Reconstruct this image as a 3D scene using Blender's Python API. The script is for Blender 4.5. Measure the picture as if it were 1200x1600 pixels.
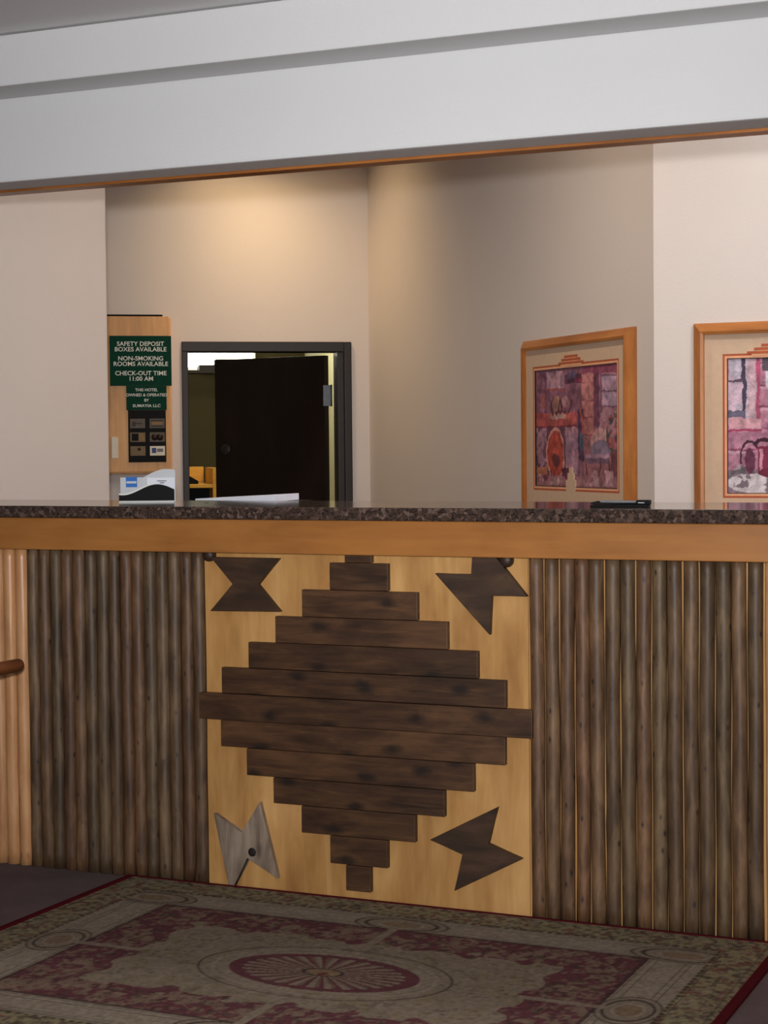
import bpy, bmesh, math, random
import numpy as np
from mathutils import Vector, Matrix

for o in list(bpy.data.objects):
    bpy.data.objects.remove(o, do_unlink=True)
SC = bpy.context.scene
COL = SC.collection
R = math.radians

# ------------------------------------------------------------------ camera
F_PX = 2811.9
YAW, PITCH, ROLL = 0.4257, 0.0356, 0.0094
CAM = Vector((0.0, -4.6045, 1.2856))
fw = Vector((-math.sin(YAW) * math.cos(PITCH), math.cos(YAW) * math.cos(PITCH), -math.sin(PITCH)))
rt = Vector((math.cos(YAW), math.sin(YAW), 0))
up = rt.cross(fw)
r2 = rt * math.cos(ROLL) - up * math.sin(ROLL)
u2 = rt * math.sin(ROLL) + up * math.cos(ROLL)
cd = bpy.data.cameras.new('camera')
cd.sensor_fit = 'VERTICAL'; cd.sensor_height = 24.0; cd.lens = F_PX / 1600 * 24.0
cd.clip_start = 0.05; cd.clip_end = 100
cam = bpy.data.objects.new('camera', cd); COL.objects.link(cam)
cam.matrix_world = Matrix(((r2.x, u2.x, -fw.x, CAM.x), (r2.y, u2.y, -fw.y, CAM.y), (r2.z, u2.z, -fw.z, CAM.z), (0, 0, 0, 1)))
SC.camera = cam

# ------------------------------------------------------------------ world, lights, exposure
W = bpy.data.worlds.new('daylight'); SC.world = W; W.use_nodes = True
bg = W.node_tree.nodes['Background']
bg.inputs[0].default_value = (0.72, 0.82, 1.0, 1); bg.inputs[1].default_value = 0.8

def light(name, kind, loc, energy, color=(1, 1, 1), target=None, **kw):
    d = bpy.data.lights.new(name, kind); d.energy = energy; d.color = color
    for k, v in kw.items(): setattr(d, k, v)
    o = bpy.data.objects.new(name, d); COL.objects.link(o); o.location = loc
    if target is not None:
        o.rotation_euler = (Vector(target) - Vector(loc)).to_track_quat('-Z', 'Y').to_euler()
    return o
# daylight through the lobby's front window, behind the photographer
light('window_daylight', 'AREA', (0.3, -8.3, 1.55), 66, (0.93, 0.96, 1.0), (-0.6, 0, 1.6), shape='RECTANGLE', size=4.4, size_y=1.9)
# the photographer's flash, held just above the lens
light('camera_flash', 'AREA', (0.02, -4.66, 1.43), 36, (1.0, 0.985, 0.97), (-2.2, 0.6, 1.62), shape='DISK', size=0.10, spread=R(80))

VS = SC.view_settings
VS.view_transform = 'Standard'; VS.look = 'None'; VS.gamma = 1.0; VS.use_curve_mapping = False
VS.exposure = 0.0

# ------------------------------------------------------------------ helpers
def lin(c):
    return tuple((x / 12.92 if x <= 0.04045 else ((x + 0.055) / 1.055) ** 2.4) for x in c)
def rgb(r, g, b): return lin((r / 255, g / 255, b / 255))

MATS = {}
class NT:
    def __init__(s, name):
        s.m = bpy.data.materials.new(name); s.m.use_nodes = True
        s.t = s.m.node_tree; s.b = s.t.nodes['Principled BSDF']; MATS[name] = s.m
    def n(s, typ, **kw):
        x = s.t.nodes.new(typ)
        for k, v in kw.items():
            if isinstance(k, str) and k.startswith('i_'): x.inputs[k[2:].replace('_', ' ')].default_value = v
            else: setattr(x, k, v)
        return x
    def l(s, a, b): s.t.links.new(a, b)
    def coord(s, scale=(1, 1, 1), jitter=True, kind='Object'):
        tc = s.n('ShaderNodeTexCoord'); mp = s.n('ShaderNodeMapping'); mp.inputs['Scale'].default_value = scale
        src = tc.outputs[kind]
        if jitter:
            oi = s.n('ShaderNodeObjectInfo'); ml = s.n('ShaderNodeVectorMath', operation='SCALE'); cb = s.n('ShaderNodeCombineXYZ')
            for i in range(3): s.l(oi.outputs['Random'], cb.inputs[i])
            s.l(cb.outputs[0], ml.inputs[0]); ml.inputs['Scale'].default_value = 37.0
            ad = s.n('ShaderNodeVectorMath', operation='ADD'); s.l(src, ad.inputs[0]); s.l(ml.outputs[0], ad.inputs[1]); src = ad.outputs[0]
        s.l(src, mp.inputs['Vector']); return mp.outputs[0]
    def noise(s, vec, scale, detail=4, rough=0.55, dist=0.0):
        x = s.n('ShaderNodeTexNoise'); x.inputs['Scale'].default_value = scale; x.inputs['Detail'].default_value = detail
        x.inputs['Roughness'].default_value = rough; x.inputs['Distortion'].default_value = dist
        s.l(vec, x.inputs['Vector']); return x.outputs['Fac']
    def ramp(s, fac, stops, interp='LINEAR'):
        x = s.n('ShaderNodeValToRGB'); e = x.color_ramp.elements; x.color_ramp.interpolation = interp
        e[0].position, e[0].color = stops[0][0], (*stops[0][1], 1)
        e[1].position, e[1].color = stops[-1][0], (*stops[-1][1], 1)
        for p, c in stops[1:-1]:
            k = e.new(p); k.color = (*c, 1)
        s.l(fac, x.inputs[0]); return x.outputs[0]
    def mix(s, a, b, fac, mode='MIX'):
        x = s.n('ShaderNodeMix', data_type='RGBA', blend_type=mode)
        for v, i in ((a, 6), (b, 7), (fac, 0)):
            if isinstance(v, (tuple, float, int)): x.inputs[i].default_value = (*v, 1) if isinstance(v, tuple) else v
            else: s.l(v, x.inputs[i])
        return x.outputs[2]
    def bump(s, h, strength=0.2, dist=0.002):
        x = s.n('ShaderNodeBump'); x.inputs['Strength'].default_value = strength; x.inputs['Distance'].default_value = dist
        s.l(h, x.inputs['Height']); s.l(x.outputs[0], s.b.inputs['Normal'])
    def base(s, c):
        if isinstance(c, tuple): s.b.inputs['Base Color'].default_value = (*c, 1)
        else: s.l(c, s.b.inputs['Base Color'])
    def set(s, rough=0.5, spec=0.5, metal=0.0, coat=0.0):
        s.b.inputs['Roughness'].default_value = rough; s.b.inputs['Specular IOR Level'].default_value = spec
        s.b.inputs['Metallic'].default_value = metal; s.b.inputs['Coat Weight'].default_value = coat
        return s.m

def plain(name, c, rough=0.5, spec=0.4, metal=0.0, var=0.08, coat=0.0):
    t = NT(name); v = t.coord((1, 1, 1)); f = t.noise(v, 35, 3)
    lo = tuple(x * (1 - var) for x in c); hi = tuple(min(1, x * (1 + var)) for x in c)
    t.base(t.ramp(f, [(0.3, lo), (0.7, hi)])); return t.set(rough, spec, metal, coat)

def plaster(name, c, bump=0.25, scale=160, rough=0.75):
    t = NT(name); v = t.coord((1, 1, 1), False); f = t.noise(v, scale, 3, 0.6); g = t.noise(v, 3.0, 2)
    t.base(t.mix(tuple(x * 0.965 for x in c), c, g)); t.bump(f, bump, 0.003); return t.set(rough, 0.3)

def wood(name, cols, axis='z', scale=1.0, knots=0.0, rough=0.5, spec=0.4, stretch=14, knot_col=(0.01, 0.007, 0.005), kscale=9, bump=0.15, hue=0.0, wide=(0.84, 1.14), flat=False):
    t = NT(name)
    k = {'x': (1, stretch, stretch), 'y': (stretch, 1, stretch), 'z': (stretch, stretch, 1)}[axis]
    v = t.coord(k); f = t.noise(v, 3.2 * scale, 6, 0.6, 0.6)
    k2 = {'x': (1, 3.2, 3.2), 'y': (3.2, 1, 3.2), 'z': (3.2, 3.2, 1)}[axis]
    v2 = t.coord(k2); g = t.noise(v2, 2.2 * scale, 4, 0.6, 0.4)
    n = len(cols); c1 = t.ramp(f, [(0.30 + 0.4 * i / (n - 1), cols[i]) for i in range(n)])
    c2 = t.ramp(g, [(0.30, tuple(x * 0.62 for x in cols[0])), (0.5, cols[n // 2]), (0.72, tuple(min(1, x * 1.25) for x in cols[-1]))])
    c = t.mix(c1, c2, 0.5)
    oi = t.n('ShaderNodeObjectInfo')
    mr = t.n('ShaderNodeMapRange'); mr.inputs['To Min'].default_value = wide[0]; mr.inputs['To Max'].default_value = wide[1]
    t.l(oi.outputs['Random'], mr.inputs[0]); cb = t.n('ShaderNodeCombineXYZ')
    for i in range(3): t.l(mr.outputs[0], cb.inputs[i])
    c = t.mix(c, cb.outputs[0], 1.0, 'MULTIPLY')
    if hue:
        ms = t.n('ShaderNodeMath', operation='MULTIPLY'); t.l(oi.outputs['Random'], ms.inputs[0]); ms.inputs[1].default_value = 7.31
        fr = t.n('ShaderNodeMath', operation='FRACT'); t.l(ms.outputs[0], fr.inputs[0])
        tint = t.ramp(fr.outputs[0], [(0.0, (1.0 + 2 * hue, 1.0 - hue, 1.0 - 2 * hue)), (0.5, (1.0, 1.0, 1.0)), (1.0, (1.0 - hue, 1.0 + 0.3 * hue, 1.0))])
        c = t.mix(c, tint, 1.0, 'MULTIPLY')
    if knots > 0:
        k3 = {'x': (1, 2.0, 2.0), 'y': (2.0, 1, 2.0), 'z': (2.0, 2.0, 1)}[axis]
        v3 = t.coord(k3); vo = t.n('ShaderNodeTexVoronoi'); vo.inputs['Scale'].default_value = kscale; vv = v3
        if flat:
            sp = t.n('ShaderNodeSeparateXYZ'); t.l(v3, sp.inputs[0]); cx = t.n('ShaderNodeCombineXYZ'); t.l(sp.outputs[0], cx.inputs[0]); t.l(sp.outputs[2], cx.inputs[1])
            vv = cx.outputs[0]; vo.voronoi_dimensions = '2D'
        t.l(vv, vo.inputs['Vector'])
        wob = t.noise(v3, 30, 3); ad = t.n('ShaderNodeMath', operation='MULTIPLY_ADD'); t.l(wob, ad.inputs[0]); ad.inputs[1].default_value = 0.16; t.l(vo.outputs['Distance'], ad.inputs[2])
        kn = t.ramp(ad.outputs[0], [(0.12, (1, 1, 1)), (0.25, (0, 0, 0))])
        kf = t.n('ShaderNodeMath', operation='MULTIPLY'); t.l(kn, kf.inputs[0]); kf.inputs[1].default_value = knots
        c = t.mix(c, knot_col, kf.outputs[0])
    t.base(c); t.bump(f, bump, 0.002); return t.set(rough, spec)

def emit(name, c, s):
    t = NT(name); t.base(c); t.b.inputs['Emission Color'].default_value = (*c, 1); t.b.inputs['Emission Strength'].default_value = s
    return t.set(0.6, 0.2)

def attr_mat(name, rough=0.6, spec=0.3, bump=0.0, bscale=400):
    t = NT(name); a = t.n('ShaderNodeVertexColor', layer_name='Col'); v = t.coord((1, 1, 1), False)
    f = t.noise(v, bscale, 2); t.base(t.mix(a.outputs[0], t.ramp(f, [(0.3, (0.72, 0.72, 0.72)), (0.7, (1.2, 1.2, 1.2))]), 0.6, 'MULTIPLY'))
    if bump: t.bump(f, bump, 0.004)
    return t.set(rough, spec)

# ------------------------------------------------------------------ mesh helpers
def link(name, mesh, mat=None, parent=None, loc=None, rotz=0.0):
    o = bpy.data.objects.new(name, mesh); COL.objects.link(o)
    if mat is not None: mesh.materials.append(mat) if not mesh.materials else None
    if parent is not None: o.parent = parent
    if loc is not None: o.location = loc
    if rotz: o.rotation_euler = (0, 0, rotz)
    return o
def empty(name, loc=(0, 0, 0), rotz=0.0, parent=None):
    o = bpy.data.objects.new(name, None); COL.objects.link(o); o.location = loc; o.rotation_euler = (0, 0, rotz)
    o.empty_display_size = 0.1
    if parent is not None: o.parent = parent
    return o
def tag(o, label=None, cat=None, group=None, kind=None):
    if label: o['label'] = label
    if cat: o['category'] = cat
    if group: o['group'] = group
    if kind: o['kind'] = kind
    return o
def struct(o, label=None, cat=None):
    return tag(o, label, cat, None, 'structure')

def finish(bm, name, smooth=False):
    me = bpy.data.meshes.new(name); bmesh.ops.recalc_face_normals(bm, faces=bm.faces); bm.to_mesh(me); bm.free()
    if smooth:
        for p in me.polygons: p.use_smooth = True
    return me
def add_box(bm, x0, x1, y0, y1, z0, z1, bevel=0.0):
    vs = [bm.verts.new(p) for p in ((x0, y0, z0), (x1, y0, z0), (x1, y1, z0), (x0, y1, z0), (x0, y0, z1), (x1, y0, z1), (x1, y1, z1), (x0, y1, z1))]
    fs = [bm.faces.new([vs[i] for i in f]) for f in ((0, 3, 2, 1), (4, 5, 6, 7), (0, 1, 5, 4), (1, 2, 6, 5), (2, 3, 7, 6), (3, 0, 4, 7))]
    if bevel > 0:
        es = list({e for f in fs for e in f.edges})
        bmesh.ops.bevel(bm, geom=es, offset=bevel, segments=2, affect='EDGES', profile=0.6)
def box(name, dims, mat, parent=None, bevel=0.0, loc=None, rotz=0.0):
    bm = bmesh.new(); add_box(bm, *dims, bevel=bevel); return link(name, finish(bm, name), mat, parent, loc, rotz)
def boxes(name, lst, mat, parent=None, bevel=0.0, loc=None, rotz=0.0):
    bm = bmesh.new()
    for d in lst: add_box(bm, *d, bevel=bevel)
    return link(name, finish(bm, name), mat, parent, loc, rotz)
def prism(name, pts, y0, y1, mat, parent=None, bevel=0.0, loc=None, rotz=0.0):
    """polygon in x,z extruded along y"""
    bm = bmesh.new(); a = [bm.verts.new((x, y0, z)) for x, z in pts]; b = [bm.verts.new((x, y1, z)) for x, z in pts]
    n = len(pts); bm.faces.new(a); bm.faces.new(b[::-1])
    for i in range(n): bm.faces.new((a[i], b[i], b[(i + 1) % n], a[(i + 1) % n]))
    if bevel: bmesh.ops.bevel(bm, geom=list(bm.edges), offset=bevel, segments=1, affect='EDGES')
    return link(name, finish(bm, name), mat, parent, loc, rotz)
def add_tube(bm, p0, p1, r0, r1, seg=16, round_end=0):
    p0, p1 = Vector(p0), Vector(p1); d = (p1 - p0); L = d.length; d.normalize()
    a = d.orthogonal().normalized(); b = d.cross(a)
    prof = [(0.0, r0)]
    if round_end:
        for k in range(0, 7):
            th = k / 6 * math.pi / 2; prof.append((L - r1 + r1 * math.sin(th), max(r1 * math.cos(th), 1e-4)))
    else: prof.append((L, r1))
    rings = []
    for t, rr in prof:
        rings.append([bm.verts.new(p0 + d * t + (a * math.cos(2 * math.pi * i / seg) + b * math.sin(2 * math.pi * i / seg)) * rr) for i in range(seg)])
    for q in range(len(rings) - 1):
        for i in range(seg): bm.faces.new((rings[q][i], rings[q][(i + 1) % seg], rings[q + 1][(i + 1) % seg], rings[q + 1][i]))
    bm.faces.new(rings[0][::-1]); bm.faces.new(rings[-1])
def tube(name, p0, p1, r0, r1, mat, parent=None, seg=16, round_end=0, loc=None, rotz=0.0):
    bm = bmesh.new(); add_tube(bm, p0, p1, r0, r1, seg, round_end); return link(name, finish(bm, name, True), mat, parent, loc, rotz)
def lathe(name, prof, center, axis, mat, parent=None, seg=24):
    """prof = [(radius, height)], axis 'y-' revolves around -y, 'z' around z"""
    bm = bmesh.new(); rings = []
    for r, h in prof:
        ring = []
        for i in range(seg):
            a = 2 * math.pi * i / seg; x, y = r * math.cos(a), r * math.sin(a)
            p = (x, -h, y) if axis == 'y-' else (x, y, h)
            ring.append(bm.verts.new((p[0] + center[0], p[1] + center[1], p[2] + center[2])))
        rings.append(ring)
    for q in range(len(rings) - 1):
        for i in range(seg): bm.faces.new((rings[q][i], rings[q][(i + 1) % seg], rings[q + 1][(i + 1) % seg], rings[q + 1][i]))
    bm.faces.new(rings[0]); bm.faces.new(rings[-1][::-1])
    return link(name, finish(bm, name, True), mat, parent)
def text(name, body, size, mat, parent, loc, align='CENTER', sx=1.0, bold=0.0):
    """upright lettering facing local -y"""
    c = bpy.data.curves.new(name, 'FONT'); c.body = body; c.size = size; c.align_x = align; c.align_y = 'CENTER'; c.extrude = 0.0004; c.offset = bold
    c.resolution_u = 3
    o = bpy.data.objects.new(name, c); COL.objects.link(o)
    dg = bpy.context.evaluated_depsgraph_get(); dg.update()
    me = bpy.data.meshes.new_from_object(o.evaluated_get(dg)); bpy.data.objects.remove(o, do_unlink=True)
    for v in me.vertices:
        x, y, z = v.co; v.co = (x * sx, -z, y)
    me.materials.clear()
    return link(name, me, mat, parent, loc)
def color_grid(name, xs, ys, colors, mat, parent=None, to3d=None, loc=None, rotz=0.0):
    """flat printed sheet; colors[iy,ix,3] in sRGB at the grid's vertices"""
    nx, ny = len(xs), len(ys)
    X, Y = np.meshgrid(xs, ys); co = np.zeros((ny * nx, 3))
    P = to3d(X.ravel(), Y.ravel()); co[:, 0], co[:, 1], co[:, 2] = P
    i = np.arange((ny - 1) * (nx - 1)); r, c = i // (nx - 1), i % (nx - 1); a = r * nx + c
    faces = np.stack([a, a + 1, a + nx + 1, a + nx], 1).astype(np.int32)
    me = bpy.data.meshes.new(name); me.vertices.add(nx * ny); me.vertices.foreach_set('co', co.ravel())
    me.loops.add(faces.size); me.loops.foreach_set('vertex_index', faces.ravel())
    me.polygons.add(len(faces)); me.polygons.foreach_set('loop_start', (np.arange(len(faces)) * 4).astype(np.int32))
    me.update(calc_edges=True)
    cl = np.clip(colors.reshape(-1, 3), 0, 1); cl = np.where(cl <= 0.04045, cl / 12.92, ((cl + 0.055) / 1.055) ** 2.4)
    at = me.color_attributes.new('Col', 'FLOAT_COLOR', 'POINT')
    at.data.foreach_set('color', np.concatenate([cl, np.ones((len(cl), 1))], 1).ravel().astype(np.float32))
    return link(name, me, mat, parent, loc, rotz)

RNG = np.random.default_rng(11)
def vnoise(X, Y, scale, seed=0, octv=3):
    out = np.zeros_like(X, float); amp = 1.0; tot = 0
    for o in range(octv):
        rg = np.random.default_rng(seed * 97 + o); G = rg.random((64, 64))
        x = X * scale * 2 ** o; y = Y * scale * 2 ** o; xi = np.floor(x).astype(int); yi = np.floor(y).astype(int)
        fx = x - xi; fy = y - yi; fx = fx * fx * (3 - 2 * fx); fy = fy * fy * (3 - 2 * fy)
        g = lambda a, b: G[a % 64, b % 64]
        out += amp * ((g(xi, yi) * (1 - fx) + g(xi + 1, yi) * fx) * (1 - fy) + (g(xi, yi + 1) * (1 - fx) + g(xi + 1, yi + 1) * fx) * fy)
        tot += amp; amp *= 0.55
    return out / tot

# ------------------------------------------------------------------ materials
M_wall = plaster('wall_paint', rgb(217, 207, 201))
M_soffit = plaster('soffit_paint', rgb(219, 219, 220), 0.3, 120)
M_ceil = plaster('ceiling_paint', rgb(232, 230, 231), 0.4, 100)
M_trim = wood('honey_trim', [rgb(128, 76, 34), rgb(150, 92, 42), rgb(168, 108, 52)], 'x', 1.0, rough=0.4)
M_apron = wood('fascia_wood', [rgb(146, 92, 44), rgb(160, 104, 52), rgb(172, 116, 60)], 'x', 0.8, rough=0.35, spec=0.5, bump=0.05)
M_ply = wood('birch_plywood', [rgb(166, 114, 62), rgb(194, 144, 84), rgb(216, 170, 110)], 'z', 0.9, rough=0.45, stretch=7, bump=0.04)
M_body = wood('counter_wood', [rgb(170, 110, 55), rgb(185, 125, 65), rgb(195, 138, 76)], 'x', 1.0)
M_pole = wood('weathered_pole_wood', [rgb(58, 41, 29), rgb(90, 68, 48), rgb(126, 99, 71)], 'z', 2.4, knots=0.9, rough=0.5, stretch=7, kscale=15, knot_col=rgb(34, 26, 24), hue=0.06, wide=(0.78, 1.2))
M_pole_light = wood('peeled_pine_pole_wood', [rgb(184, 124, 78), rgb(204, 150, 102), rgb(222, 176, 130)], 'z', 1.4, knots=0.7, rough=0.35, spec=0.6, stretch=9, kscale=9, knot_col=rgb(120, 72, 44))
M_plank = wood('dark_stained_plank', [rgb(40, 25, 15), rgb(69, 45, 28), rgb(100, 69, 43)], 'x', 1.8, knots=0.85, rough=0.5, stretch=11, kscale=4.2, flat=True, knot_col=rgb(26, 18, 14))
M_tie = wood('dark_stained_tie', [rgb(37, 24, 16), rgb(60, 41, 27), rgb(86, 60, 39)], 'x', 1.8, knots=0.8, rough=0.55, stretch=6, kscale=5)
M_tie_grey = wood('bleached_grey_wood', [rgb(84, 70, 58), rgb(122, 105, 90), rgb(160, 144, 126)], 'z', 1.8, knots=0.5, rough=0.6, stretch=8, kscale=6)
M_darkline = plain('dark_split', rgb(30, 20, 16), 0.7)
M_peg = plain('dark_peg_wood', rgb(52, 34, 26), 0.5)
M_chair = wood('reddish_chair_wood', [rgb(84, 44, 22), rgb(104, 58, 30), rgb(122, 72, 40)], 'y', 1.6, rough=0.4, spec=0.5)
M_fabric = plain('chair_cushion_fabric', rgb(96, 60, 52), 0.9, 0.1)
M_frame = wood('picture_frame_wood', [rgb(150, 90, 42), rgb(170, 106, 52), rgb(186, 122, 64)], 'x', 1.4, knots=0.3, rough=0.4, kscale=3)
M_framev = wood('picture_frame_wood_upright', [rgb(150, 90, 42), rgb(170, 106, 52), rgb(186, 122, 64)], 'z', 1.4, knots=0.3, rough=0.4, kscale=3)
M_mat = plain('beige_mat_board', rgb(204, 176, 150), 0.85, 0.1, var=0.04)
M_matline = plain('rust_mat_line', rgb(176, 92, 62), 0.8, 0.1)
M_matline2 = plain('peach_mat_line', rgb(226, 168, 132), 0.8, 0.1)
M_print = attr_mat('art_print', 0.7, 0.2, 0, 300)
M_rug = attr_mat('woven_rug', 0.95, 0.05, 0.5, 350)
M_doorframe = plain('dark_brown_frame_paint', rgb(38, 32, 31), 0.45, 0.35)
M_leaf = wood('dark_door_veneer', [rgb(20, 12, 10), rgb(25, 15, 12), rgb(30, 18, 14)], 'z', 1.0, rough=0.5, spec=0.25, bump=0.03)
M_steel = plain('brushed_steel', rgb(104, 106, 110), 0.5, 0.4, 0.8)
M_cab = wood('cabinet_maple', [rgb(190, 134, 76), rgb(206, 152, 92), rgb(218, 168, 108)], 'z', 0.9, rough=0.45, bump=0.04)
M_black = plain('black_plastic', rgb(9, 8, 9), 0.6, 0.15)
M_green = plain('green_sign_plastic', rgb(8, 58, 44), 0.75, 0.12)
M_white = plain('white_lettering', rgb(226, 228, 224), 0.6, 0.3, var=0.03)
M_plate = plain('ivory_plastic', rgb(222, 214, 196), 0.5, 0.4, var=0.03)
M_greyp = plain('pale_grey_plastic', rgb(192, 194, 198), 0.4, 0.4, var=0.03)
M_blue = plain('blue_logo_print', rgb(28, 104, 190), 0.5, 0.3, var=0.05)
M_paper = plain('white_paper', rgb(228, 230, 240), 0.7, 0.2, var=0.02)
M_ink = plain('grey_print_ink', rgb(120, 120, 125), 0.7, 0.2)
M_gold = plain('tan_card_print', rgb(112, 92, 60), 0.5, 0.3)
M_cardgrey = plain('grey_card_print', rgb(88, 78, 66), 0.5, 0.3)
M_carddark = plain('brown_card_mark', rgb(48, 30, 24), 0.5, 0.3)
M_cardyel = plain('amber_card_mark', rgb(132, 100, 52), 0.5, 0.3)
M_navy = plain('navy_card_mark', rgb(44, 66, 120), 0.5, 0.3)
M_olive = plaster('olive_office_paint', rgb(66, 58, 30), 0.1, 60)
M_cream = plaster('cream_office_paint', rgb(214, 208, 172), 0.1, 60)
M_desk = wood('golden_oak_desk', [rgb(188, 128, 36), rgb(206, 146, 46), rgb(220, 164, 62)], 'x', 1.0)
M_lamp = emit('fluorescent_diffuser', (1.0, 1.0, 0.86), 5.0)
M_can = emit('downlight_lens', (1.0, 0.78, 0.5), 6.0)
M_bowl = emit('opal_glass_bowl', (1.0, 0.86, 0.68), 3.0)
M_winframe = plain('window_frame_paint', rgb(200, 198, 194), 0.5)

t = NT('dark_lobby_carpet'); v = t.coord((1, 1, 1), False); f = t.noise(v, 260, 3, 0.7); g = t.noise(v, 5, 3)
t.base(t.mix(t.ramp(f, [(0.3, rgb(82, 69, 70)), (0.7, rgb(130, 113, 114))]), t.ramp(g, [(0.3, rgb(92, 78, 79)), (0.7, rgb(122, 105, 106))]), 0.5)); t.bump(f, 0.6, 0.006); M_carpet = t.set(0.95, 0.05)

t = NT('polished_brown_granite'); v = t.coord((1, 1, 1), False)
vo = t.n('ShaderNodeTexVoronoi'); vo.inputs['Scale'].default_value = 95; t.l(v, vo.inputs['Vector'])
bw = t.n('ShaderNodeRGBToBW'); t.l(vo.outputs['Color'], bw.inputs[0])
c1 = t.ramp(bw.outputs[0], [(0.2, rgb(14, 12, 12)), (0.45, rgb(42, 32, 29)), (0.65, rgb(74, 57, 50)), (0.88, rgb(122, 102, 92))])
nz = t.noise(v, 170, 4, 0.7); c2 = t.ramp(nz, [(0.36, rgb(22, 18, 18)), (0.62, rgb(104, 84, 74))])
t.base(t.mix(c1, c2, 0.45)); M_granite = t.set(0.10, 0.6)

# ------------------------------------------------------------------ setting: lobby shell
struct(box('floor', (-7.5, 5.5, -8.6, 9.0, -0.1, 0.0), M_carpet), 'dark plum grey carpeted lobby floor', 'floor')
ZC = 2.522
struct(box('ceiling', (-7.5, 5.5, -8.6, -0.002, ZC, ZC + 0.1), M_ceil), 'low off white textured lobby ceiling', 'ceiling')
struct(box('wall_lobby_left', (-7.6, -7.5, -8.6, 9.0, 0, 3.45), M_wall), 'pale lobby side wall', 'wall')
struct(box('wall_lobby_right', (5.5, 5.6, -8.6, 9.0, 0, 3.45), M_wall), 'pale lobby side wall opposite', 'wall')
struct(boxes('wall_front', [(-7.5, -2.2, -8.7, -8.55, 0, 3.0), (2.8, 5.5, -8.7, -8.55, 0, 3.0), (-2.2, 2.8, -8.7, -8.55, 0, 0.5), (-2.2, 2.8, -8.7, -8.55, 2.5, 3.0)], M_wall), 'lobby front wall around the window', 'wall')
win = struct(empty('window_1', (0.3, -8.62, 0.5)), 'wide lobby front window behind the photographer', 'window')
boxes('window_frame', [(-2.5, 2.5, -0.04, 0.04, 0, 0.07), (-2.5, 2.5, -0.04, 0.04, 1.93, 2.0), (-2.5, -2.43, -0.04, 0.04, 0.07, 1.93), (2.43, 2.5, -0.04, 0.04, 0.07, 1.93), (-0.035, 0.035, -0.04, 0.04, 0.07, 1.93)], M_winframe, win)

# stepped plaster header over the counter, and the timber strip along its inner edge
hd = struct(empty('wall_header', (0, 0, 0)), 'stepped white plaster header spanning above the counter', 'wall')
bm = bmesh.new(); add_box(bm, -7.5, 5.5, 0.0, 0.143, 2.115, 3.45, 0.008); link('lower_soffit', finish(bm, 's'), M_soffit, hd)
bm = bmesh.new(); add_box(bm, -7.5, 5.5, -0.17, -0.001, 2.368, ZC - 0.004, 0.006); link('upper_soffit', finish(bm, 's'), M_soffit, hd)
struct(box('trim_1', (-7.5, 5.5, 0.143, 0.205, 2.108, 2.165), M_trim), 'thin honey wood strip along the underside of the header', 'trim')

# ------------------------------------------------------------------ setting: reception office
AX, AY, BANG = -4.332, 4.762, R(35.5)
DL = 3.3077; BX, BY = -1.9932, 2.4233
ZO = 3.20
struct(box('ceiling_office', (-7.5, 5.5, 0.144, 9.0, ZO, ZO + 0.1), M_ceil), 'office ceiling above the reception walls', 'ceiling')
# wall with the doorway (local x along the wall, -y towards the counter)
D0, D1, DH = -1.035, -0.186, 1.835
wb = struct(boxes('wall_back', [(-3.2, D0, 0, 0.12, 0, ZO), (D1, 0.14, 0, 0.12, 0, ZO), (D0, D1, 0, 0.12, DH, ZO)], M_wall, loc=(AX, AY, 0), rotz=BANG), 'pale back wall around the dark office doorway', 'wall')
struct(box('wall_diagonal', (0, DL, 0, 0.12, 0, ZO), M_wall, loc=(AX, AY, 0), rotz=R(-45)), 'shaded beige diagonal wall carrying the left picture', 'wall')
bm = bmesh.new(); add_box(bm, BX, 5.5, BY, BY + 0.12, 0, ZO); struct(link('wall_right', finish(bm, 'w'), M_wall), 'bright pale wall on the right carrying the cut off picture', 'wall')
# short return wall on the left with a rounded outer corner
pts = [(-4.75, 0.62), (-4.1917, 0.62)]
rc = 0.03
for k in range(7):
    a = k / 6 * math.pi / 2; pts.append((-4.1917 - rc + rc * math.cos(a), 1.857 - rc + rc * math.sin(a)))
pts.append((-4.75, 1.857))
bm = bmesh.new(); lo = [bm.verts.new((x, y, 0)) for x, y in pts]; hi = [bm.verts.new((x, y, ZO)) for x, y in pts]
bm.faces.new(lo[::-1]); bm.faces.new(hi)
for i in range(len(pts)): bm.faces.new((lo[i], lo[(i + 1) % len(pts)], hi[(i + 1) % len(pts)], hi[i]))
struct(link('wall_left', finish(bm, 'w'), M_wall), 'beige return wall at the left with rounded corner', 'wall')

# recessed downlights in the office ceiling
def world_bw(t, off, z):
    return (AX + t * math.cos(BANG) + off * math.sin(BANG), AY + t * math.sin(BANG) - off * math.cos(BANG), z)
def world_dw(x, off, z):
    c = math.sqrt(0.5); return (AX + x * c - off * c, AY - x * c - off * c, z)
def downlight(p, label, energy, tgt, cone=118, col=(1.0, 0.70, 0.36)):
    r = empty('recessed_downlight', p); tag(r, label, 'light', 'recessed office downlights')
    lathe('trim_ring', [(0.075, -0.001), (0.10, -0.001), (0.098, -0.010), (0.078, -0.012)], (0, 0, 0), 'z', M_plate, r)
    lathe('lens', [(0.074, -0.0035), (0.074, -0.0065)], (0, 0, 0), 'z', M_can, r)
    light('downlight_bulb', 'SPOT', (p[0], p[1], p[2] - 0.03), energy, col, tgt, spot_size=R(cone), spot_blend=1.0, shadow_soft_size=0.05).name = 'downlight_bulb'
downlight(world_bw(-0.80, 0.50, ZO), 'warm recessed downlight above the dark doorway', 36, world_bw(-0.80, 0.10, 1.0))
downlight(world_dw(0.45, 0.75, ZO), 'warm recessed downlight near the wall corner', 38, world_dw(0.40, 0.08, 1.2))

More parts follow.
